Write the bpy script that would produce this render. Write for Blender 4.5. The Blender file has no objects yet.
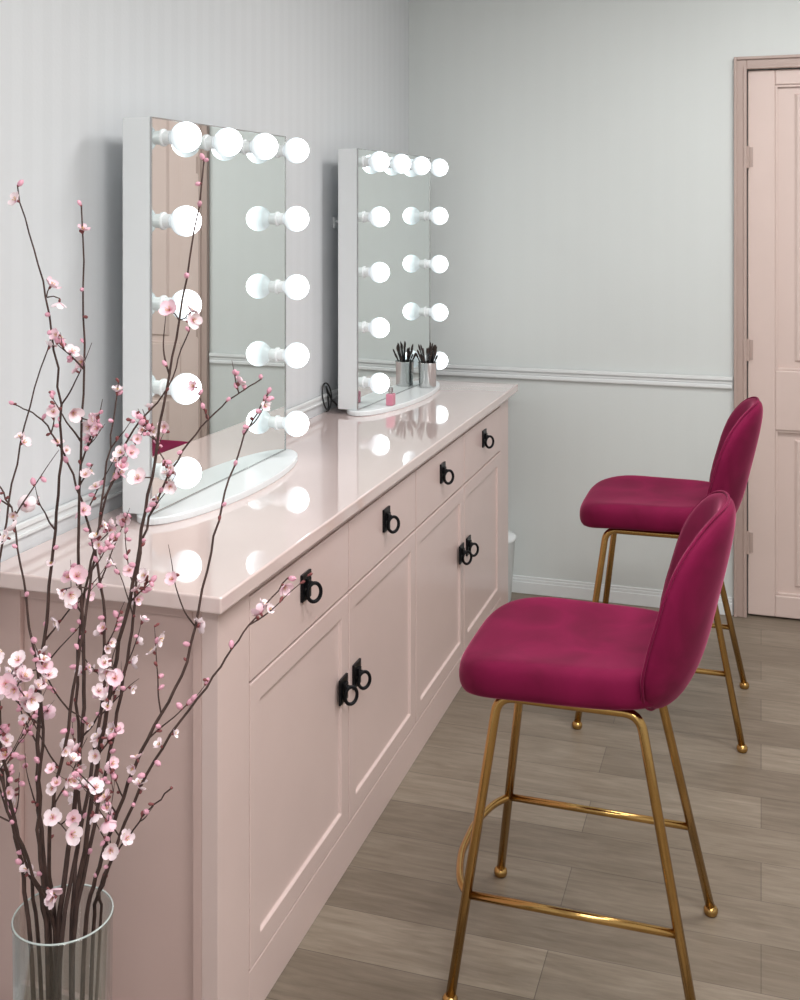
import bpy, bmesh, math, random
from mathutils import Vector, Matrix
random.seed(7)
S = bpy.context.scene
COL = S.collection

# ------------------------------------------------------------------ helpers
def lin(c):
    return tuple(((v/255.0)/12.92 if v/255.0 <= 0.04045 else ((v/255.0+0.055)/1.055)**2.4) for v in c) + (1.0,)

def new_mat(name):
    m = bpy.data.materials.new(name); m.use_nodes = True
    nt = m.node_tree
    return m, nt, nt.nodes['Principled BSDF']

def simple(name, rgb, rough=0.5, metal=0.0, var=0.03, vscale=6.0, coat=0.0, sheen=0.0, bump=0.0, bscale=60.0, spec=0.5, coatr=.06):
    m, nt, b = new_mat(name)
    c = lin(rgb)
    tc = nt.nodes.new('ShaderNodeTexCoord')
    n = nt.nodes.new('ShaderNodeTexNoise'); n.inputs['Scale'].default_value = vscale
    n.inputs['Detail'].default_value = 4
    nt.links.new(tc.outputs['Object'], n.inputs['Vector'])
    r = nt.nodes.new('ShaderNodeValToRGB')
    r.color_ramp.elements[0].position = 0.3; r.color_ramp.elements[1].position = 0.7
    r.color_ramp.elements[0].color = tuple(max(0, v*(1-var)) for v in c[:3])+(1,)
    r.color_ramp.elements[1].color = tuple(min(1, v*(1+var)) for v in c[:3])+(1,)
    nt.links.new(n.outputs['Fac'], r.inputs['Fac'])
    nt.links.new(r.outputs['Color'], b.inputs['Base Color'])
    b.inputs['Roughness'].default_value = rough
    b.inputs['Metallic'].default_value = metal
    b.inputs['Specular IOR Level'].default_value = spec
    b.inputs['Coat Weight'].default_value = coat
    b.inputs['Coat Roughness'].default_value = coatr
    if sheen:
        b.inputs['Sheen Weight'].default_value = sheen
        b.inputs['Sheen Roughness'].default_value = 0.35
    if bump:
        n2 = nt.nodes.new('ShaderNodeTexNoise'); n2.inputs['Scale'].default_value = bscale
        nt.links.new(tc.outputs['Object'], n2.inputs['Vector'])
        bp = nt.nodes.new('ShaderNodeBump'); bp.inputs['Strength'].default_value = bump
        bp.inputs['Distance'].default_value = 0.002
        nt.links.new(n2.outputs['Fac'], bp.inputs['Height'])
        nt.links.new(bp.outputs['Normal'], b.inputs['Normal'])
    return m

class MB:
    def __init__(s): s.v=[]; s.f=[]; s.m=[]; s.a=[]
    def add(s, verts, faces, mat=0, att=None, M=None):
        o=len(s.v)
        for i,p in enumerate(verts):
            p=Vector(p)
            if M is not None: p = M @ p
            s.v.append(tuple(p)); s.a.append(att[i] if att else 0.0)
        for f in faces:
            s.f.append(tuple(i+o for i in f)); s.m.append(mat)
    def box(s,x0,x1,y0,y1,z0,z1,mat=0,M=None):
        v=[(x0,y0,z0),(x1,y0,z0),(x1,y1,z0),(x0,y1,z0),(x0,y0,z1),(x1,y0,z1),(x1,y1,z1),(x0,y1,z1)]
        f=[(0,3,2,1),(4,5,6,7),(0,1,5,4),(1,2,6,5),(2,3,7,6),(3,0,4,7)]
        s.add(v,f,mat,M=M)
    def lathe(s,prof,n=32,mat=0,M=None):
        v=[];f=[]
        for r,z in prof:
            for k in range(n):
                a=2*math.pi*k/n; v.append((r*math.cos(a),r*math.sin(a),z))
        for i in range(len(prof)-1):
            for k in range(n):
                k2=(k+1)%n
                f.append((i*n+k,i*n+k2,(i+1)*n+k2,(i+1)*n+k))
        s.add(v,f,mat,M=M)
    def tube(s,pts,rad,n=8,mat=0,M=None,closed=False):
        pts=[Vector(p) for p in pts]
        N=len(pts)
        if not hasattr(rad,'__len__'): rad=[rad]*N
        v=[];f=[]
        def tan(i):
            if closed: return (pts[(i+1)%N]-pts[(i-1)%N]).normalized()
            if i==0: return (pts[1]-pts[0]).normalized()
            if i==N-1: return (pts[-1]-pts[-2]).normalized()
            return (pts[i+1]-pts[i-1]).normalized()
        t=tan(0)
        up=Vector((0,0,1)) if abs(t.z)<0.9 else Vector((1,0,0))
        nrm=(up-t*up.dot(t)).normalized()
        for i in range(N):
            t=tan(i)
            nrm=(nrm-t*nrm.dot(t)).normalized()
            bn=t.cross(nrm)
            for k in range(n):
                a=2*math.pi*k/n
                v.append(pts[i]+(nrm*math.cos(a)+bn*math.sin(a))*rad[i])
        R=N if closed else N-1
        for i in range(R):
            j=(i+1)%N
            for k in range(n):
                k2=(k+1)%n
                f.append((i*n+k,i*n+k2,j*n+k2,j*n+k))
        if not closed:
            f.append(tuple(range(n-1,-1,-1)))
            f.append(tuple((N-1)*n+k for k in range(n)))
        s.add(v,f,mat,M=M)
    def obj(s,name,mats,parent=None,smooth=False,bevel=0,bseg=2,subsurf=0,attname=None,loc=None):
        me=bpy.data.meshes.new(name); me.from_pydata(s.v,[],s.f)
        if not isinstance(mats,(list,tuple)): mats=[mats]
        for m in mats: me.materials.append(m)
        for p,mi in zip(me.polygons,s.m):
            p.material_index=mi; p.use_smooth=smooth
        if attname:
            at=me.attributes.new(attname,'FLOAT','POINT')
            at.data.foreach_set('value',s.a)
        bm=bmesh.new(); bm.from_mesh(me)
        bmesh.ops.recalc_face_normals(bm,faces=bm.faces); bm.to_mesh(me); bm.free()
        me.update()
        o=bpy.data.objects.new(name,me); COL.objects.link(o)
        if parent: o.parent=parent
        if loc: o.location=loc
        if bevel:
            b=o.modifiers.new('bevel','BEVEL'); b.width=bevel; b.segments=bseg; b.limit_method='ANGLE'; b.angle_limit=math.radians(40)
            b.harden_normals=False
        if subsurf:
            q=o.modifiers.new('sub','SUBSURF'); q.levels=subsurf; q.render_levels=subsurf
        return o

def empty(name,loc=(0,0,0),rz=0):
    e=bpy.data.objects.new(name,None); e.location=loc; e.rotation_euler=(0,0,rz)
    e.empty_display_size=0.1; COL.objects.link(e); return e

def catmull(P,sub=6):
    P=[Vector(p) for p in P]; P=[P[0]*2-P[1]]+P+[P[-1]*2-P[-2]]
    out=[]
    for i in range(1,len(P)-2):
        for k in range(sub):
            t=k/sub
            a,b,c,d=P[i-1],P[i],P[i+1],P[i+2]
            out.append(0.5*((2*b)+(c-a)*t+(2*a-5*b+4*c-d)*t*t+(3*b-a-3*c+d)*t**3))
    out.append(P[-2]); return out

def rounded(P,r,n=6):
    P=[Vector(p) for p in P]; out=[P[0]]
    for i in range(1,len(P)-1):
        a=(P[i-1]-P[i]).normalized(); b=(P[i+1]-P[i]).normalized()
        p0=P[i]+a*r; p1=P[i]+b*r
        for k in range(n+1):
            t=k/n
            out.append(p0*(1-t)**2+P[i]*2*t*(1-t)+p1*t*t)
    out.append(P[-1]); return out

# ------------------------------------------------------------------ materials
WX=-1.49; WY=4.75; RX=2.2; FY=-1.8; CZ=2.9

def wall_mat(name,rgb,axis=None,amt=0.03,per=0.06):
    m=simple(name,rgb,rough=0.5,var=0.02,vscale=1.2,bump=0.12,bscale=120)
    if axis is not None:
        nt=m.node_tree; b=nt.nodes['Principled BSDF']
        src=b.inputs['Base Color'].links[0].from_socket
        tc=nt.nodes.new('ShaderNodeTexCoord')
        w=nt.nodes.new('ShaderNodeTexWave'); w.bands_direction=axis; w.inputs['Scale'].default_value=0.314/per
        w.inputs['Distortion'].default_value=0
        nt.links.new(tc.outputs['Object'],w.inputs['Vector'])
        r=nt.nodes.new('ShaderNodeValToRGB'); r.color_ramp.elements[0].position=.35; r.color_ramp.elements[1].position=.65
        r.color_ramp.elements[0].color=(1-amt,1-amt,1-amt,1); r.color_ramp.elements[1].color=(1,1,1,1)
        nt.links.new(w.outputs['Fac'],r.inputs['Fac'])
        mx=nt.nodes.new('ShaderNodeMix'); mx.data_type='RGBA'; mx.blend_type='MULTIPLY'; mx.inputs[0].default_value=1
        nt.links.new(src,mx.inputs[6]); nt.links.new(r.outputs['Color'],mx.inputs[7])
        nt.links.new(mx.outputs[2],b.inputs['Base Color'])
    return m
M_wall_b=wall_mat('wall_paint_back',(213,218,217),'X',0.006,0.09)
M_wall_l=wall_mat('wall_paper_left',(214,217,220),'Y',0.024,0.07)
M_wall=wall_mat('wall_paint',(212,214,214))
M_ceil=simple('ceiling_paint',(235,235,233),0.8)
M_trim=simple('trim_paint',(226,229,230),0.35,var=0.01)
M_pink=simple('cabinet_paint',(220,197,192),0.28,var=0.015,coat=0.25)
M_sideshade=simple('cabinet_side_shaded',(206,178,172),0.35,var=0.015)  # cabinet paint darkened, end-panel shading put into the colour
M_gapshade=simple('carcass_gap_shade',(85,66,62),0.6)  # dark carcass colour paints in the shade between doors and drawers
M_top=simple('countertop_gloss',(228,207,203),0.06,var=0.02,vscale=3,coat=1.0,coatr=.03)
M_black=simple('black_iron',(22,22,26),0.35,metal=0.6)
M_blk=simple('black_plastic',(18,18,20),0.4)
M_white=simple('white_lacquer',(230,234,236),0.25,var=0.01)
M_brass=simple('brass',(188,150,92),0.2,metal=1.0,var=0.08,vscale=20)
M_steel=simple('steel',(190,190,190),0.25,metal=1.0)
M_door=simple('door_paint',(214,194,187),0.35,var=0.015)
M_frame=simple('door_frame_paint',(180,159,151),0.35,var=0.015)
M_pinkglass=simple('pink_bottle',(205,130,150),0.15)

def floor_mat():
    m,nt,b=new_mat('floor_planks')
    tc=nt.nodes.new('ShaderNodeTexCoord')
    br=nt.nodes.new('ShaderNodeTexBrick')
    br.inputs['Scale'].default_value=1
    br.inputs['Brick Width'].default_value=1.22; br.inputs['Row Height'].default_value=0.165
    br.inputs['Mortar Size'].default_value=0.001; br.inputs['Mortar Smooth'].default_value=0.3
    br.inputs['Color1'].default_value=lin((122,111,98)); br.inputs['Color2'].default_value=lin((148,137,123))
    br.inputs['Mortar'].default_value=lin((88,80,71))
    br.offset=0.37
    nt.links.new(tc.outputs['Object'],br.inputs['Vector'])
    def grain(scale,nscale,lo,hi,clo,chi,det=8,dist=.6):
        mp=nt.nodes.new('ShaderNodeMapping'); mp.inputs['Scale'].default_value=scale
        nt.links.new(tc.outputs['Object'],mp.inputs['Vector'])
        n=nt.nodes.new('ShaderNodeTexNoise'); n.inputs['Scale'].default_value=nscale; n.inputs['Detail'].default_value=det; n.inputs['Roughness'].default_value=.65
        n.inputs['Distortion'].default_value=dist
        nt.links.new(mp.outputs['Vector'],n.inputs['Vector'])
        r=nt.nodes.new('ShaderNodeValToRGB')
        r.color_ramp.elements[0].position=lo; r.color_ramp.elements[1].position=hi
        r.color_ramp.elements[0].color=(clo,clo*.97,clo*.93,1); r.color_ramp.elements[1].color=(chi,chi,chi,1)
        nt.links.new(n.outputs['Fac'],r.inputs['Fac']); return n,r
    n,r=grain((2.2,22,1),2.8,.30,.64,.76,1.08)
    n2,r2=grain((1.2,5,1),2.4,.3,.7,.82,1.10,4,1.5)
    mx=nt.nodes.new('ShaderNodeMix'); mx.data_type='RGBA'; mx.blend_type='MULTIPLY'; mx.inputs[0].default_value=1
    nt.links.new(br.outputs['Color'],mx.inputs[6]); nt.links.new(r.outputs['Color'],mx.inputs[7])
    mx2=nt.nodes.new('ShaderNodeMix'); mx2.data_type='RGBA'; mx2.blend_type='MULTIPLY'; mx2.inputs[0].default_value=1
    nt.links.new(mx.outputs[2],mx2.inputs[6]); nt.links.new(r2.outputs['Color'],mx2.inputs[7])
    nt.links.new(mx2.outputs[2],b.inputs['Base Color'])
    b.inputs['Roughness'].default_value=.4
    bp=nt.nodes.new('ShaderNodeBump'); bp.inputs['Strength'].default_value=.2; bp.inputs['Distance'].default_value=.002
    nt.links.new(n.outputs['Fac'],bp.inputs['Height']); nt.links.new(bp.outputs['Normal'],b.inputs['Normal'])
    return m
M_floor=floor_mat()

def velvet():
    m,nt,b=new_mat('magenta_velvet')
    tc=nt.nodes.new('ShaderNodeTexCoord')
    n=nt.nodes.new('ShaderNodeTexNoise'); n.inputs['Scale'].default_value=7; n.inputs['Detail'].default_value=5; n.inputs['Distortion'].default_value=1.0
    nt.links.new(tc.outputs['Object'],n.inputs['Vector'])
    r=nt.nodes.new('ShaderNodeValToRGB'); r.color_ramp.elements[0].position=.3; r.color_ramp.elements[1].position=.75
    r.color_ramp.elements[0].color=lin((102,6,48)); r.color_ramp.elements[1].color=lin((130,15,66))
    nt.links.new(n.outputs['Fac'],r.inputs['Fac']); nt.links.new(r.outputs['Color'],b.inputs['Base Color'])
    b.inputs['Roughness'].default_value=.8
    b.inputs['Specular IOR Level'].default_value=.2
    b.inputs['Sheen Weight'].default_value=.5; b.inputs['Sheen Roughness'].default_value=.25
    b.inputs['Sheen Tint'].default_value=lin((235,130,165))
    return m
M_velvet=velvet()

m,nt,b=new_mat('mirror_glass'); b.inputs['Metallic'].default_value=1; b.inputs['Roughness'].default_value=0.0
nr=nt.nodes.new('ShaderNodeRGB'); nr.outputs[0].default_value=(.84,.88,.87,1); nt.links.new(nr.outputs[0],b.inputs['Base Color']); M_mirror=m
m,nt,b=new_mat('bulb_glow')
b.inputs['Base Color'].default_value=(.85,.88,.9,1); b.inputs['Roughness'].default_value=.12
at=nt.nodes.new('ShaderNodeAttribute'); at.attribute_name='tt'
r=nt.nodes.new('ShaderNodeValToRGB'); cr=r.color_ramp; cr.elements[0].position=.12; cr.elements[1].position=.90  # ramp dims emission toward the neck, painting limb shading onto the globe
cr.elements[0].color=(.02,.023,.025,1); cr.elements[1].color=(.94,.98,1,1)
e1=cr.elements.new(.36); e1.color=(.065,.078,.084,1)
e2=cr.elements.new(.58); e2.color=(.22,.245,.255,1)
nt.links.new(at.outputs['Fac'],r.inputs['Fac']); nt.links.new(r.outputs['Color'],b.inputs['Emission Color'])
b.inputs['Emission Strength'].default_value=8.5; M_bulb=m
# thin clear glass: transparent body, brighter reflections toward grazing angles
m=bpy.data.materials.new('clear_glass'); m.use_nodes=True; nt=m.node_tree; nt.nodes.clear()
out=nt.nodes.new('ShaderNodeOutputMaterial'); tr=nt.nodes.new('ShaderNodeBsdfTransparent'); tr.inputs[0].default_value=(.91,.94,.93,1)
gl=nt.nodes.new('ShaderNodeBsdfGlossy'); gl.inputs['Roughness'].default_value=.03
lw=nt.nodes.new('ShaderNodeLayerWeight'); lw.inputs[0].default_value=.5
pw=nt.nodes.new('ShaderNodeMath'); pw.operation='POWER'; pw.inputs[1].default_value=3.0
ma=nt.nodes.new('ShaderNodeMath'); ma.operation='MULTIPLY_ADD'; ma.inputs[1].default_value=.75; ma.inputs[2].default_value=.06
nt.links.new(lw.outputs['Facing'],pw.inputs[0]); nt.links.new(pw.outputs[0],ma.inputs[0])
mxs=nt.nodes.new('ShaderNodeMixShader'); nt.links.new(ma.outputs[0],mxs.inputs[0]); nt.links.new(tr.outputs[0],mxs.inputs[1]); nt.links.new(gl.outputs[0],mxs.inputs[2])
nt.links.new(mxs.outputs[0],out.inputs[0]); M_glass=m
M_glassrim=simple('glass_rim',(196,206,204),0.05,var=.02,coat=1)
m,nt,b=new_mat('ceiling_diffuser'); b.inputs['Emission Color'].default_value=(1,.98,.95,1); b.inputs['Emission Strength'].default_value=2.0; M_diff=m

# ------------------------------------------------------------------ room
def room_box(name,dims,mat,**k):
    q=MB(); q.box(*dims); return q.obj(name,mat,**k)
room_box('floor',(WX-.1,RX+.1,FY-.1,WY+.25,-.1,0),M_floor)
room_box('ceiling',(WX-.1,RX+.1,FY-.1,WY+.25,CZ,CZ+.1),M_ceil)
room_box('wall_left',(WX-.1,WX,FY-.1,WY+.1,0,CZ),M_wall_l)
room_box('wall_right',(RX,RX+.1,FY-.1,WY+.1,0,CZ),M_wall)
room_box('wall_front',(WX,RX,FY-.1,FY,0,CZ),M_wall)
DX0,DX1,DZ=-.055,.80,2.215
q=MB(); q.box(WX,DX0,WY,WY+.1,0,CZ); q.box(DX1,RX,WY,WY+.1,0,CZ); q.box(DX0,DX1,WY,WY+.1,DZ,CZ)
q.box(DX0-.01,DX1+.01,WY+.1,WY+.14,0,DZ+.05)
q.obj('wall_back',M_wall_b)
def rail_x(name,x0,x1,z0,steps):
    q=MB()
    for (a,b_,d) in steps: q.box(x0,x1,WY-d,WY,z0+a,z0+b_)
    return q.obj(name,M_trim,bevel=.002)
def rail_y(name,y0,y1,z0,steps):
    q=MB()
    for (a,b_,d) in steps: q.box(WX,WX+d,y0,y1,z0+a,z0+b_)
    return q.obj(name,M_trim,bevel=.002)
RS=[(0,.052,.008),(.004,.018,.013),(.022,.032,.011),(.036,.052,.017)]
BS=[(0,.05,.014),(.05,.062,.010),(.062,.072,.006)]
rail_x('trim_1',WX,DX0-.055,.917,RS)
rail_y('trim_2',FY,WY,.955,[(0,.034,.005),(.002,.010,.009),(.022,.034,.011)])
rail_x('trim_3',DX1+.055,RX,.917,RS)
rail_x('baseboard_back',WX,DX0-.055,0,BS)
rail_x('baseboard_back.001',DX1+.055,RX,0,BS)
rail_y('baseboard_left',FY,1.90,0,BS)

# ------------------------------------------------------------------ door
dr=empty('door_1')
q=MB(); c=.050
for (x0,x1,z0,z1) in [(DX0-c,DX0,0,DZ+c),(DX1,DX1+c,0,DZ+c),(DX0,DX1,DZ,DZ+c)]:
    q.box(x0,x1,WY-.016,WY+.0,z0,z1)
o=.012
q.box(DX0-c,DX0-c+o,WY-.026,WY-.016,0,DZ+c); q.box(DX1+c-o,DX1+c,WY-.026,WY-.016,0,DZ+c); q.box(DX0-c+o,DX1+c-o,WY-.026,WY-.016,DZ+c-o,DZ+c)
q.box(DX0-.014,DX0,WY-.021,WY-.016,0,DZ+.014); q.box(DX1,DX1+.014,WY-.021,WY-.016,0,DZ+.014); q.box(DX0,DX1,WY-.021,WY-.016,DZ,DZ+.014)
q.obj('casing',M_frame,parent=dr,bevel=.003)
q=MB(); y0=WY+.004; y1=WY+.045
X0,X1=DX0+.004,DX1-.004; st=.105
ZT=DZ-.004
q.box(X0,X0+st,y0,y1,.008,ZT); q.box(X1-st,X1,y0,y1,.008,ZT)
for a,b_ in [(.008,.095),(.76,1.0),(2.15,ZT)]: q.box(X0+st,X1-st,y0,y1,a,b_)
q.obj('leaf_frame',M_door,parent=dr,bevel=.004)
q=MB()
for a,b_ in [(.095,.76),(1.0,2.15)]:
    xa,xb=X0+st,X1-st
    q.box(xa-.005,xb+.005,y0+.018,y1-.006,a-.005,b_+.005)
    m_=.010
    for (p0,p1,p2,p3) in [(xa,xa+m_,a,b_),(xb-m_,xb,a,b_),(xa+m_,xb-m_,a,a+m_),(xa+m_,xb-m_,b_-m_,b_)]:
        q.box(p0,p1,y0+.006,y0+.018,p2,p3)
    s_=.085
    v=[]
    for (ins,yy) in ((s_-.012,y0+.018),(s_,y0+.009)):
        v+=[(xa+ins,yy,a+ins*.5),(xb-ins,yy,a+ins*.5),(xb-ins,yy,b_-ins*.5),(xa+ins,yy,b_-ins*.5)]
    q.add(v,[(4,5,6,7),(0,1,5,4),(1,2,6,5),(2,3,7,6),(3,0,4,7),(0,3,2,1)])
q.obj('leaf_panels',M_door,parent=dr,bevel=.002)
q=MB()
for z in (1.86,1.08,.30):
    q.lathe([(0,-.045),(.008,-.045),(.008,.045),(0,.045)],10,M=Matrix.Translation((DX0+.002,WY-.006,z)))
    q.box(DX0+.002,DX0+.024,WY+.001,WY+.005,z-.04,z+.04)
q.obj('hinges',M_frame,parent=dr,smooth=False)
q=MB(); q.lathe([(0,0),(.025,0),(.025,.006),(.01,.01),(.01,.04),(.024,.05),(.026,.062),(.018,.072),(0,.074)],20,M=Matrix.Translation((X1-.05,WY+.004,1.0))@Matrix.Rotation(math.pi/2,4,'X'))
q.obj('knob',M_brass,parent=dr,smooth=True)

# ------------------------------------------------------------------ cabinet
cab=empty('vanity_cabinet')
CT=.925; FXF=-.985; YA,YB=1.925,4.50
q=MB(); q.box(WX+.002,-.958,1.884,4.566,CT-.032,CT)
q.obj('countertop',M_top,parent=cab,bevel=.004,bseg=3)
q=MB()
q.box(WX+.02,-1.004,YA+.022,YB-.022,.0,CT-.034)
q.obj('carcass',M_gapshade,parent=cab)
q=MB(); top=CT-.032
q.box(-1.02,FXF,YA,2.062,0,top); q.box(-1.02,FXF,4.353,YB,0,top)
q.box(-1.02,FXF,2.062,4.353,0,.105); q.box(-1.02,FXF,2.062,4.353,.868,top)
q.obj('face_frame',M_pink,parent=cab,bevel=.0015)
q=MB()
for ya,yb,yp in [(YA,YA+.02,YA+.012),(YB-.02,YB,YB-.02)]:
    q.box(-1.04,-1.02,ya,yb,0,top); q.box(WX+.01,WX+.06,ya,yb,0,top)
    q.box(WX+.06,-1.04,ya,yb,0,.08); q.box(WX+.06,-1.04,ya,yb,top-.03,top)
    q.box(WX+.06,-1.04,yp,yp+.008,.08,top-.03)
q.obj('end_panels',M_sideshade,parent=cab,bevel=.002)
cw=(4.353-2.062)/4; g=.003
def front(name,y0,y1,z0,z1,shaker):
    bm=bmesh.new()
    bmesh.ops.create_cube(bm,size=1)
    for v in bm.verts:
        v.co.x=(-1.0 if v.co.x<0 else FXF+.001); v.co.y=(y0 if v.co.y<0 else y1); v.co.z=(z0 if v.co.z<0 else z1)
    bm.normal_update()
    if shaker:
        f=[f for f in bm.faces if f.normal.x>.9]
        bmesh.ops.inset_region(bm,faces=f,thickness=.068,depth=0)
        bmesh.ops.inset_region(bm,faces=f,thickness=.005,depth=-.007)
    me=bpy.data.meshes.new(name); bm.to_mesh(me); bm.free(); me.materials.append(M_pink)
    o=bpy.data.objects.new(name,me); COL.objects.link(o); o.parent=cab
    b=o.modifiers.new('b','BEVEL'); b.width=.002; b.segments=2; b.limit_method='ANGLE'
def handle(q,y,z):
    q.box(FXF+.001,FXF+.007,y-.026,y+.026,z-.031,z+.031)
    q.box(FXF+.006,FXF+.014,y-.010,y+.010,z-.002,z+.018)
    q.tube([(FXF+.012,y,z+.006),(FXF+.020,y+.002,z+.006)],.006,10)
    d=Vector((.70,.71,0)).normalized(); c=Vector((FXF+.023,y+.003,z-.014))
    pts=[c+d*(.0165*math.cos(a))+Vector((0,0,1))*(.021*math.sin(a)) for a in [2*math.pi*k/24 for k in range(24)]]
    q.tube(pts,.0046,8,closed=True)
H=MB()
for i in range(4):
    y0=2.062+i*cw+g; y1=2.062+(i+1)*cw-g
    front('drawer_front_%d'%(i+1),y0,y1,.693,.865,False)
    front('door_front_%d'%(i+1),y0,y1,.109,.687,True)
    handle(H,(y0+y1)/2,.797)
    handle(H,(y1-.045) if i%2==0 else (y0+.045),.465)
H.obj('iron_handles',M_black,parent=cab,bevel=.001)

# ------------------------------------------------------------------ mirrors
def vanity_mirror(loc,rz):
    e=empty('hollywood_vanity_mirror',loc,rz)
    W=.742; Hh=.92; z0=.018
    q=MB(); n=72
    a,bx=.392,.108
    prof=[(0,.0),(.985,0),(1,.003),(1,.015),(.985,.018),(0,.018)]
    v=[];f=[]
    for s_,z in prof:
        for k in range(n):
            t=2*math.pi*k/n; v.append((-.002+bx*s_*math.cos(t),a*s_*math.sin(t),z))
    for i in range(len(prof)-1):
        for k in range(n): f.append((i*n+k,i*n+(k+1)%n,(i+1)*n+(k+1)%n,(i+1)*n+k))
    q.add(v,f); q.obj('oval_base',M_white,parent=e)
    q=MB(); q.box(-.076,-.003,-W/2,W/2,z0,z0+Hh); q.obj('housing',M_white,parent=e,bevel=.002)
    q=MB(); q.box(-.003,0,-W/2+.003,W/2-.003,z0+.003,z0+Hh-.003); q.obj('mirror_pane',M_mirror,parent=e)
    q=MB(); w=.003
    for d in [(-W/2,-W/2+w,z0,z0+Hh),(W/2-w,W/2,z0,z0+Hh),(-W/2+w,W/2-w,z0,z0+w),(-W/2+w,W/2-w,z0+Hh-w,z0+Hh)]:
        q.box(-.003,.002,*d)
    q.obj('edge_trim',M_steel,parent=e)
    B=MB(); K=MB()
    zs=[.109+.196*i for i in range(5)]
    P=[(-.315,z) for z in zs]+[(.315,z) for z in zs]+[(-.105,zs[4]),(.105,zs[4])]
    R=.0365; cx=.059
    prof=[(.0135,.020),(.0150,.0235)]; tt=[0,0]
    th0=.82*math.pi
    for k in range(1,17):
        th=th0*(1-k/16.0)
        prof.append((max(R*math.sin(th),0.0002),cx+R*math.cos(th))); tt.append(k/16.0)
    nn=24
    att=[t for t in tt for _ in range(nn)]
    for y,z in P:
        M=Matrix.Translation((0,y,z))@Matrix.Rotation(math.pi/2,4,'Y')
        v=[];f=[]
        for r_,zz in prof:
            for k in range(nn):
                an=2*math.pi*k/nn; v.append((r_*math.cos(an),r_*math.sin(an),zz))
        for i in range(len(prof)-1):
            for k in range(nn): f.append((i*nn+k,i*nn+(k+1)%nn,(i+1)*nn+(k+1)%nn,(i+1)*nn+k))
        B.add(v,f,0,att,M=M)
        K.lathe([(.0001,.0),(.021,0),(.021,.003),(.0165,.005),(.0165,.022),(.0001,.022)],20,M=M)
    B.obj('globe_bulbs',M_bulb,parent=e,smooth=True,attname='tt')
    K.obj('bulb_sockets',M_white,parent=e)
    return e
vanity_mirror((-1.333,2.652,CT),math.radians(-.9))
vanity_mirror((-1.324,4.066,CT),math.radians(-3.7))

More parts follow.
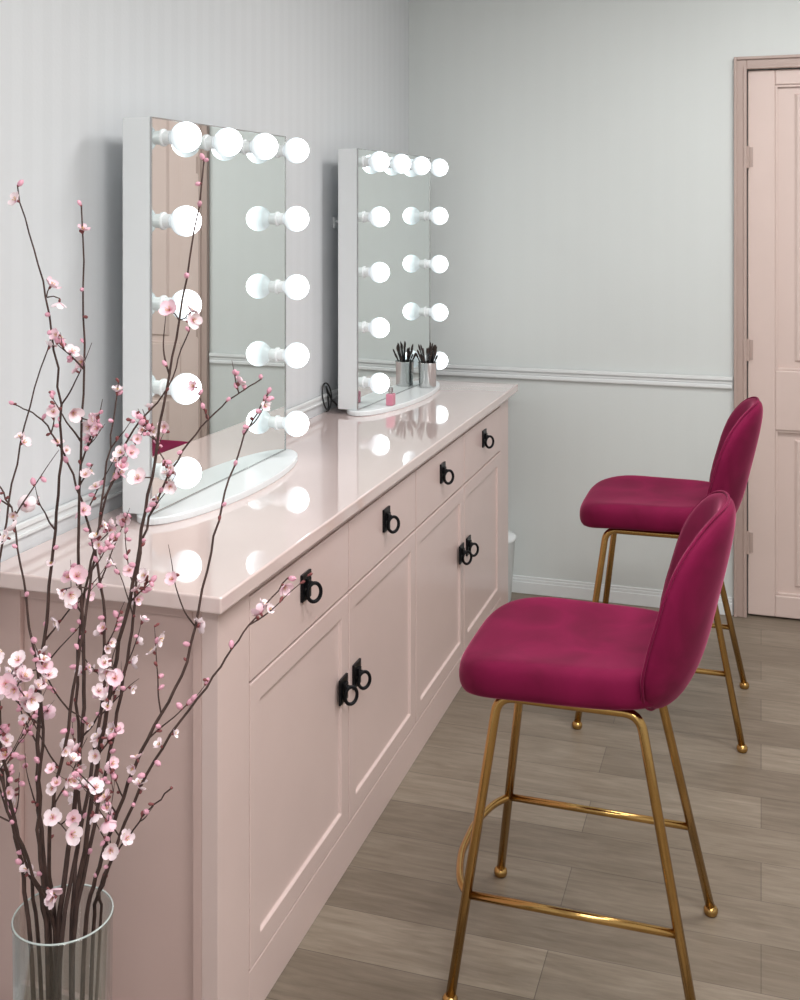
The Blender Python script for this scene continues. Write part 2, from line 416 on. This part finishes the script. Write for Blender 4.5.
# ------------------------------------------------------------------ bar stools
def sgnpow(v,p): return math.copysign(abs(v)**p,v)
def bar_stool(loc,rz=0):
    e=empty('velvet_bar_stool',loc,rz)
    q=MB(); n=64
    prof=[(0.001,.702),(.25,.702),(.5,.704),(.72,.708),(.86,.711),(.94,.707),(.985,.694),(1.0,.675),(.995,.653),(.965,.636),(.9,.628),(.5,.626),(.001,.626)]
    v=[];f=[]
    for s_,z in prof:
        for k in range(n):
            t=2*math.pi*k/n; ex=2/4.0
            x=.236*s_*sgnpow(math.cos(t),ex); y=.224*s_*sgnpow(math.sin(t),ex)
            y*= 1-.06*(x/.22)
            fx=max(0,(-x-.06)/.17); zz=z-.020*fx*fx + .008*max(0,x/.2)**2
            zz+= .006*(abs(y)/.22)**3
            v.append((x-.031,y,zz))
    for i in range(len(prof)-1):
        for k in range(n): f.append((i*n+k,i*n+(k+1)%n,(i+1)*n+(k+1)%n,(i+1)*n+k))
    q.add(v,f); q.obj('seat_cushion',M_velvet,parent=e,smooth=True,subsurf=1)
    def xb(z):
        K=[(.60,.155),(.63,.188),(.68,.216),(.75,.238),(.9,.274),(.98,.291),(1.07,.302)]
        for (a,xa),(b_,xb_) in zip(K,K[1:]):
            if z<=b_: 
                t=(z-a)/(b_-a); return xa+(xb_-xa)*t
        return K[-1][1]
    CZB=.821; hz=.211; ex=2/3.2
    def bw(vv): return .222*(1-.07*vv-.05*vv*vv)
    def surf(t,s_):
        vv=sgnpow(math.sin(t),ex)*s_; uu=sgnpow(math.cos(t),ex)*s_
        y=uu*bw(vv); z=CZB+hz*vv
        x=xb(z)-.092*(abs(y)/.222)**2.1*(1+.10*max(0,vv))
        return x,y,z
    q=MB(); n=72
    rings=[(.001,1,1),(.2,1,1),(.4,1,1),(.6,1,1),(.78,.97,1),(.9,.86,1),(.965,.62,1),(1.0,0,1),(.965,.62,-1),(.9,.86,-1),(.78,.97,-1),(.6,1,-1),(.4,1,-1),(.2,1,-1),(.001,1,-1)]
    v=[];f=[]
    for s_,th,sg in rings:
        for k in range(n):
            x,y,z=surf(2*math.pi*k/n,s_)
            sl=.092*2.1*(abs(y)/.222)**1.1/.222*math.copysign(1,y)
            nv=Vector((1,sl,-.2)).normalized()
            v.append(Vector((x,y,z))+nv*(.021*th*sg))
    for i in range(len(rings)-1):
        for k in range(n): f.append((i*n+k,i*n+(k+1)%n,(i+1)*n+(k+1)%n,(i+1)*n+k))
    q.add(v,f); q.obj('backrest_shell',M_velvet,parent=e,smooth=True,subsurf=1)
    q=MB(); pts=[surf(2*math.pi*k/n,1.0) for k in range(n)]
    q.tube(pts,.003,6,closed=True); q.obj('backrest_piping',M_velvet,parent=e,smooth=True)
    q=MB(); r=.0105
    for s in (-1,1):
        P=[(-.252,s*.237,.012),(-.172,s*.143,.612),(.125,s*.138,.612),(.25,s*.237,.012)]
        q.tube(rounded(P,.035),r,12)
        for fx in (-.252,.25):
            q.lathe([(.0005,0),(.014,0),(.0165,.006),(.0165,.014),(.012,.02),(.0005,.022)],14,M=Matrix.Translation((fx,s*.237,0)))
        q.tube([(-.2245,s*.2045,.215),(.208,s*.203,.215)],.0085,10)
    q.tube([(-.09,-.138,.615),(-.09,.138,.615)],.009,10)
    q.tube([(.07,-.138,.615),(.07,.138,.615)],.009,10)
    q.tube(catmull([(-.2245,-.2045,.215),(-.252,-.155,.215),(-.272,-.07,.215),(-.275,0,.215),(-.272,.07,.215),(-.252,.155,.215),(-.2245,.2045,.215)],6),.0085,10)
    q.obj('brass_legs',M_brass,parent=e,smooth=True)
    return e
bar_stool((-.362,2.48,0))
bar_stool((-.305,3.80,0),math.radians(0))

# ------------------------------------------------------------------ brush cup, bottle, cable, hook, bin
M_bristle=simple('brush_bristle',(52,40,36),.8,var=.3,vscale=80)
def brush_cup(x,y,r,h,n,seed):
    rr=random.Random(seed)
    e=empty('makeup_brush_cup',(x,y,CT+.0185))
    q=MB(); q.lathe([(.0005,0),(r*.9,0),(r*.92,.004),(r,h-.004),(r*1.04,h-.002),(r*1.04,h),(r*.96,h),(r*.88,.006),(.0005,.006)],28)
    q.obj('metal_cup',M_steel,parent=e,smooth=True)
    q=MB()
    for i in range(n):
        a=2*math.pi*i/n*2.4+rr.uniform(-.3,.3); l=rr.uniform(.125,.172)
        b0=Vector((math.cos(a+2.9)*r*.35,math.sin(a+2.9)*r*.35,.008)); top=Vector((math.cos(a),math.sin(a),0))*r*rr.uniform(.5,1.45)+Vector((0,0,l))
        d=(top-b0).normalized()
        k=rr.uniform(.8,1.35)
        q.tube([b0,b0+d*l*.7,b0+d*l*.86],[.0018,.0024,.0026],7,mat=0)
        q.tube([b0+d*l*.85,b0+d*l*.87,b0+d*l*.95,b0+d*l],[.0026,.0034*k,.0036*k,.0016],7,mat=1)
    q.obj('brushes',[M_blk,M_bristle],parent=e,smooth=True)
brush_cup(-1.262,4.27,.037,.098,28,2)
e=empty('perfume_bottle',(-1.27,3.83,CT+.0185))
q=MB(); q.box(-.013,.013,-.018,.018,0,.042); q.obj('bottle',M_pinkglass,parent=e,bevel=.003)
q=MB(); q.lathe([(.0003,.042),(.006,.042),(.006,.048),(.009,.048),(.009,.064),(.0003,.064)],16); q.obj('cap',M_steel,parent=e)
def cable(x,y):
    e=empty('power_cable',(x,y,CT))
    pts=[]
    for k in range(48):
        a=k/47*2*math.pi*1.4
        pts.append((.006*math.sin(a*1.3)-.002,.034*math.sin(a)*(1-.15*k/47)-.008*k/47,.056-.052*math.cos(a)*(1-.2*k/47)))
    pts+= [(-.004,.03+.02*j,.05-.011*j) for j in range(1,5)]
    q=MB(); q.tube(catmull(pts,2),.003,6); q.obj('coiled_lead',M_blk,parent=e,smooth=True)
cable(-1.472,3.72)
e=empty('wall_hook',(WX,3.84,1.60))
q=MB(); q.box(0,.006,-.018,.018,-.02,.02); q.tube(catmull([(.004,0,.005),(.03,0,.0),(.04,0,-.012),(.038,0,-.024),(.028,0,-.026)],5),.005,8); q.obj('hook',M_white,parent=e,bevel=.001)
e=empty('waste_bin',(-1.083,4.622,0))
q=MB(); q.lathe([(.0005,0),(.078,0),(.082,.006),(.098,.255),(.103,.26),(.103,.272),(.096,.275),(.05,.292),(.0005,.296)],40); q.obj('bin_body',M_white,parent=e,smooth=True)

# ------------------------------------------------------------------ vase and blossom branches
VX,VY=-1.104,1.60
e=empty('glass_vase',(VX,VY,0))
q=MB(); q.lathe([(.0005,0),(.070,0),(.076,.004),(.080,.47),(.0822,.476),(.0805,.480),(.0765,.474),(.0725,.02),(.0005,.016)],56)
q.obj('vase_glass',M_glass,parent=e,smooth=True)
q=MB(); q.tube([(.080*math.cos(2*math.pi*k/56),.080*math.sin(2*math.pi*k/56),.479) for k in range(56)],.0016,8,closed=True)
q.obj('vase_rim',M_glassrim,parent=e,smooth=True)
plant=empty('cherry_blossom_branches',(VX,VY,0),math.radians(17.87))
M_bark=simple('bark',(70,50,45),.75,var=.35,vscale=40,bump=.5,bscale=90)
def petal_mat(name,c_in,c_out):
    m,nt,b=new_mat(name)
    at=nt.nodes.new('ShaderNodeAttribute'); at.attribute_name='tt'
    r=nt.nodes.new('ShaderNodeValToRGB'); r.color_ramp.elements[0].color=lin(c_in); r.color_ramp.elements[1].color=lin(c_out)
    r.color_ramp.elements[0].position=.03; r.color_ramp.elements[1].position=.42
    nt.links.new(at.outputs['Fac'],r.inputs['Fac']); nt.links.new(r.outputs['Color'],b.inputs['Base Color'])
    b.inputs['Roughness'].default_value=.6
    return m
M_pet1=petal_mat('petal_pale',(236,156,182),(255,236,242))
M_pet2=petal_mat('petal_pink',(226,136,164),(250,214,226))
M_bud=simple('bud_pink',(230,168,188),.6,var=.2,vscale=30)
M_sta=simple('stamen',(226,190,120),.6)
u=.00166
def pt(px,py,d=0): return Vector(((px-63)*u,d,1.65-(py-209)*u))
BR=[
 ([(62,985,0),(72,800,.02),(78,700,.03),(70,560,.05),(74,400,.05),(75,206,.04)],.0062),
 ([(70,985,0),(92,800,.0),(112,690,-.02),(140,560,-.03),(160,440,-.02),(180,320,0),(203,160,.02)],.0060),
 ([(52,985,0),(34,800,.02),(30,690,.05),(42,560,.06),(50,430,.06),(36,300,.05),(10,186,.03)],.0056),
 ([(78,985,0),(110,840,-.05),(150,735,-.06),(190,655,-.03),(212,540,.02),(236,452,.06),(262,402,.08)],.0048),
 ([(80,985,0),(118,850,-.08),(160,745,-.1),(215,665,-.09),(255,612,-.06),(290,574,-.02)],.0044),
 ([(84,985,0),(112,860,-.06),(150,790,-.12),(190,742,-.15)],.0038),
 ([(46,985,0),(20,830,-.02),(6,720,-.03),(-4,600,0),(8,470,.04),(40,335,.06)],.0052),
 ([(58,985,0),(60,820,-.06),(84,690,-.08),(102,560,-.06),(112,470,-.04),(121,380,-.02)],.005),
 ([(42,985,0),(16,850,.02),(-12,750,.02),(-40,640,.02),(-60,520,.03)],.0048),
 ([(60,985,0),(50,850,-.08),(30,760,-.12),(8,660,-.12),(-15,560,-.10)],.0046),
 ([(66,985,0),(84,760,.08),(88,640,.1),(60,520,.12),(24,440,.12),(-6,415,.1)],.005),
 ([(66,985,0),(62,830,.1),(54,700,.13),(66,590,.15),(100,470,.15),(150,400,.14),(176,330,.13)],.0046),
 ([(72,985,0),(100,770,.06),(120,650,.08),(128,560,.1),(160,480,.14),(205,425,.17),(246,396,.18)],.0046),
 ([(56,985,0),(44,820,-.03),(52,700,-.05),(40,600,-.06),(20,500,-.05),(-4,470,-.03)],.0048),
 ([(50,985,0),(34,850,-.04),(18,760,-.09),(0,680,-.12)],.004),
]
wood=MB(); fl=MB(); bud=MB()
rnd=random.Random(51)
def flower(M,r,mat):
    rows=[(0.04,.10),(.35,.36),(.72,.48),(.93,.34),(1.02,.06)]
    cup=rnd.uniform(.15,.6)
    for p in range(5):
        Rz=Matrix.Rotation(2*math.pi*p/5+rnd.uniform(-.12,.12),4,'Z')@Matrix.Rotation(-rnd.uniform(-.05,.3),4,'Y')
        v=[];at=[]
        for t,w in rows:
            for s_ in (-1,0,1):
                v.append((t*r,s_*w*r,(cup*t*t*r)+(.10*r*abs(s_)))); at.append(t)
        f=[]
        for i in range(len(rows)-1):
            for j in range(2): f.append((i*3+j,i*3+j+1,(i+1)*3+j+1,(i+1)*3+j))
        fl.add(v,f,mat,at,M=M@Rz)
    fl.lathe([(.0003,.0),(r*.10,.02*r),(.0003,.14*r)],6,mat=3,M=M)
    for k in range(6):
        a=k*1.05+rnd.random(); d=Vector((math.cos(a)*.45,math.sin(a)*.45,1)).normalized()
        fl.tube([Vector((0,0,0)),d*r*.5,d*r*.58],[.0003,.0003,.0008],4,mat=2,M=M)
def ornament(p,dirv,kind,big=False):
    a=Vector((rnd.uniform(-1,1),rnd.uniform(-1,.45),rnd.uniform(-.5,1))).normalized()
    a=(a+dirv*.25).normalized()
    q=a.to_track_quat('Z','Y').to_matrix().to_4x4()
    if kind=='f':
        r=rnd.uniform(.013,.0175) if big else rnd.uniform(.008,.0145)
        off=.006
        flower(Matrix.Translation(p+a*off)@q,r,0 if rnd.random()<.7 else 1)
        bud.lathe([(.0003,0),(.0018,.001),(.0024,off*.9),(.0003,off)],6,mat=1,M=Matrix.Translation(p)@q)
    else:
        r=rnd.uniform(.0024,.0050)
        bud.lathe([(.0003,0),(.0014,.001),(r*.75,.003),(r,.003+r*.9),(r*.8,.003+r*1.8),(.0003,.003+r*2.5)],8,mat=(0 if r>.0032 else 1),M=Matrix.Translation(p)@q)
        bud.lathe([(.0004,-.001),(.0018,0),(r*.7,.0035),(.0004,.0036)],6,mat=1,M=Matrix.Translation(p)@q)
PF=.072
def twig(p0,d0,L,r0,lvl):
    P=[p0]; d=d0.normalized(); n=5
    for i in range(n):
        d=(d+Vector((rnd.uniform(-.16,.16),rnd.uniform(-.16,.16),.06+rnd.uniform(-.1,.12)))).normalized()
        P.append(P[-1]+d*L/n)
    for p in P:
        if p.y>.17 and p.z<1.0: p.y=.17
    C=catmull(P,3)
    wood.tube(C,[r0*(1-.7*i/(len(C)-1)) for i in range(len(C))],5)
    for i in range(2,len(C)):
        x=rnd.random()
        if x<PF*1.1: ornament(C[i],d,'f')
        elif x<.27: ornament(C[i],d,'b')
    if lvl>0:
        for k in range(2):
            i=rnd.randrange(4,len(C)-3); a=(C[i+1]-C[i-1]).normalized()
            s_=Vector((rnd.uniform(-1,1),rnd.uniform(-.6,.6),rnd.uniform(0,.6))).normalized()
            twig(C[i],(a*.9+s_*.8),L*.5,r0*.6,lvl-1)
for bi,(pts,r0) in enumerate(BR):
    P=[]
    for k,(x,y,d) in enumerate(pts):
        p=pt(x,y,d)
        if k==0:
            ys=rnd.uniform(-.035,.035)
            P.append(Vector((p.x*.9-.004,ys*.7,.03))); P.append(Vector((p.x*1.25,ys,.25)))
            q0=pt(63+(x-63)*1.6,925,ys); P.append(q0)
        else: P.append(p)
    C=catmull(P,7)
    for i in range(15,len(C)): C[i]=C[i]+Vector((rnd.uniform(-.0025,.0025),rnd.uniform(-.003,.003),0))
    N=len(C)
    wood.tube(C,[max(.0012,r0*.95*(1-.78*i/(N-1))) for i in range(N)],8)
    for i in range(14,N):
        t=i/(N-1); p=C[i]; hgt=p.z
        a=(C[min(i+1,N-1)]-C[i-1]).normalized()
        if hgt>.55:
            x=rnd.random()
            pf=PF*(1.6 if hgt<1.2 else 1.0)
            if x<pf:
                ornament(p,a,'f')
                if rnd.random()<.4: ornament(p+Vector((rnd.uniform(-.011,.011),rnd.uniform(-.01,.0),rnd.uniform(-.011,.011))),a,'f')
            elif x<.34: ornament(p,a,'b')
            if hgt>.62 and rnd.random()<.16 and t<.93:
                s_=Vector((rnd.choice((-1,1))*rnd.uniform(.5,1),rnd.uniform(-.7,.5),rnd.uniform(.0,.5))).normalized()
                twig(p,a*.8+s_*.8,rnd.uniform(.06,.20)*(1.1-.5*t),max(.0011,r0*.32),1 if rnd.random()<.35 else 0)
    ornament(C[-1],a,'b')
    if bi in (0,2,3,4,6,7): ornament(C[-2],a,'f')
for (x,y,d,n) in [(48,640,-.14,7),(60,660,-.14,5),(36,655,-.14,3),(78,790,-.1,3),(120,650,-.06,3),(112,690,-.08,3),(66,860,-.1,2),(22,660,-.1,3),(85,735,-.08,3),(135,470,-.03,2),(180,310,0,3),(190,388,.1,1),(75,575,-.05,3),(45,300,.05,2),(75,425,.05,2),(30,500,-.05,2),(10,700,-.1,2)]:
    for _ in range(n):
        c0=pt(x,y,d)+Vector((rnd.uniform(-.02,.02),rnd.uniform(-.012,.012),rnd.uniform(-.02,.02)))
        nb=min((Vector(w) for w in wood.v[::3]),key=lambda w:(w-c0).length)
        wood.tube([nb,(nb+c0)/2+Vector((0,0,.003)),c0],[.0013,.0011,.0009],5)
        ornament(c0,Vector((0,-.8,.3)),'f',big=(rnd.random()<.6))
wood.obj('branches',M_bark,parent=plant,smooth=True)
M_cal=simple('calyx',(128,70,70),.7,var=.2)
fl.obj('blossoms',[M_pet1,M_pet2,M_sta,M_cal],parent=plant,smooth=True,attname='tt')
bud.obj('buds',[M_bud,M_cal],parent=plant,smooth=True)

# ------------------------------------------------------------------ lights
def ceil_light(x,y,w,h,p):
    e=empty('ceiling_light_panel',(x,y,CZ))
    q=MB(); t=.02
    q.box(-w/2-t,-w/2,-h/2-t,h/2+t,-.03,0); q.box(w/2,w/2+t,-h/2-t,h/2+t,-.03,0)
    q.box(-w/2,w/2,-h/2-t,-h/2,-.03,0); q.box(-w/2,w/2,h/2,h/2+t,-.03,0)
    q.obj('panel_frame',M_white,parent=e)
    q=MB(); q.box(-w/2,w/2,-h/2,h/2,-.012,-.008); q.obj('diffuser',M_diff,parent=e)
    L=bpy.data.lights.new('panel_lamp','AREA'); L.shape='RECTANGLE'; L.size=w; L.size_y=h; L.energy=p; L.color=(1,.988,.972)
    o=bpy.data.objects.new('panel_lamp',L); o.location=(0,0,-.02); COL.objects.link(o); o.parent=e
ceil_light(.45,3.3,1.2,.6,35)
ceil_light(.45,1.2,1.2,.6,42)
ceil_light(.45,-.8,1.2,.6,45)
w=bpy.data.worlds.new('world'); w.use_nodes=True; w.node_tree.nodes['Background'].inputs[0].default_value=(.5,.55,.6,1); w.node_tree.nodes['Background'].inputs[1].default_value=.2
S.world=w
S.view_settings.view_transform='Standard'
S.view_settings.look='None'

# ------------------------------------------------------------------ camera
cd=bpy.data.cameras.new('camera'); cd.sensor_fit='VERTICAL'; cd.sensor_height=36; cd.lens=40.32; cd.shift_y=-.291; cd.clip_start=.05
co=bpy.data.objects.new('camera',cd); co.location=(0,0,1.65); co.rotation_euler=(math.pi/2,0,math.radians(17.87)); COL.objects.link(co)
S.camera=co
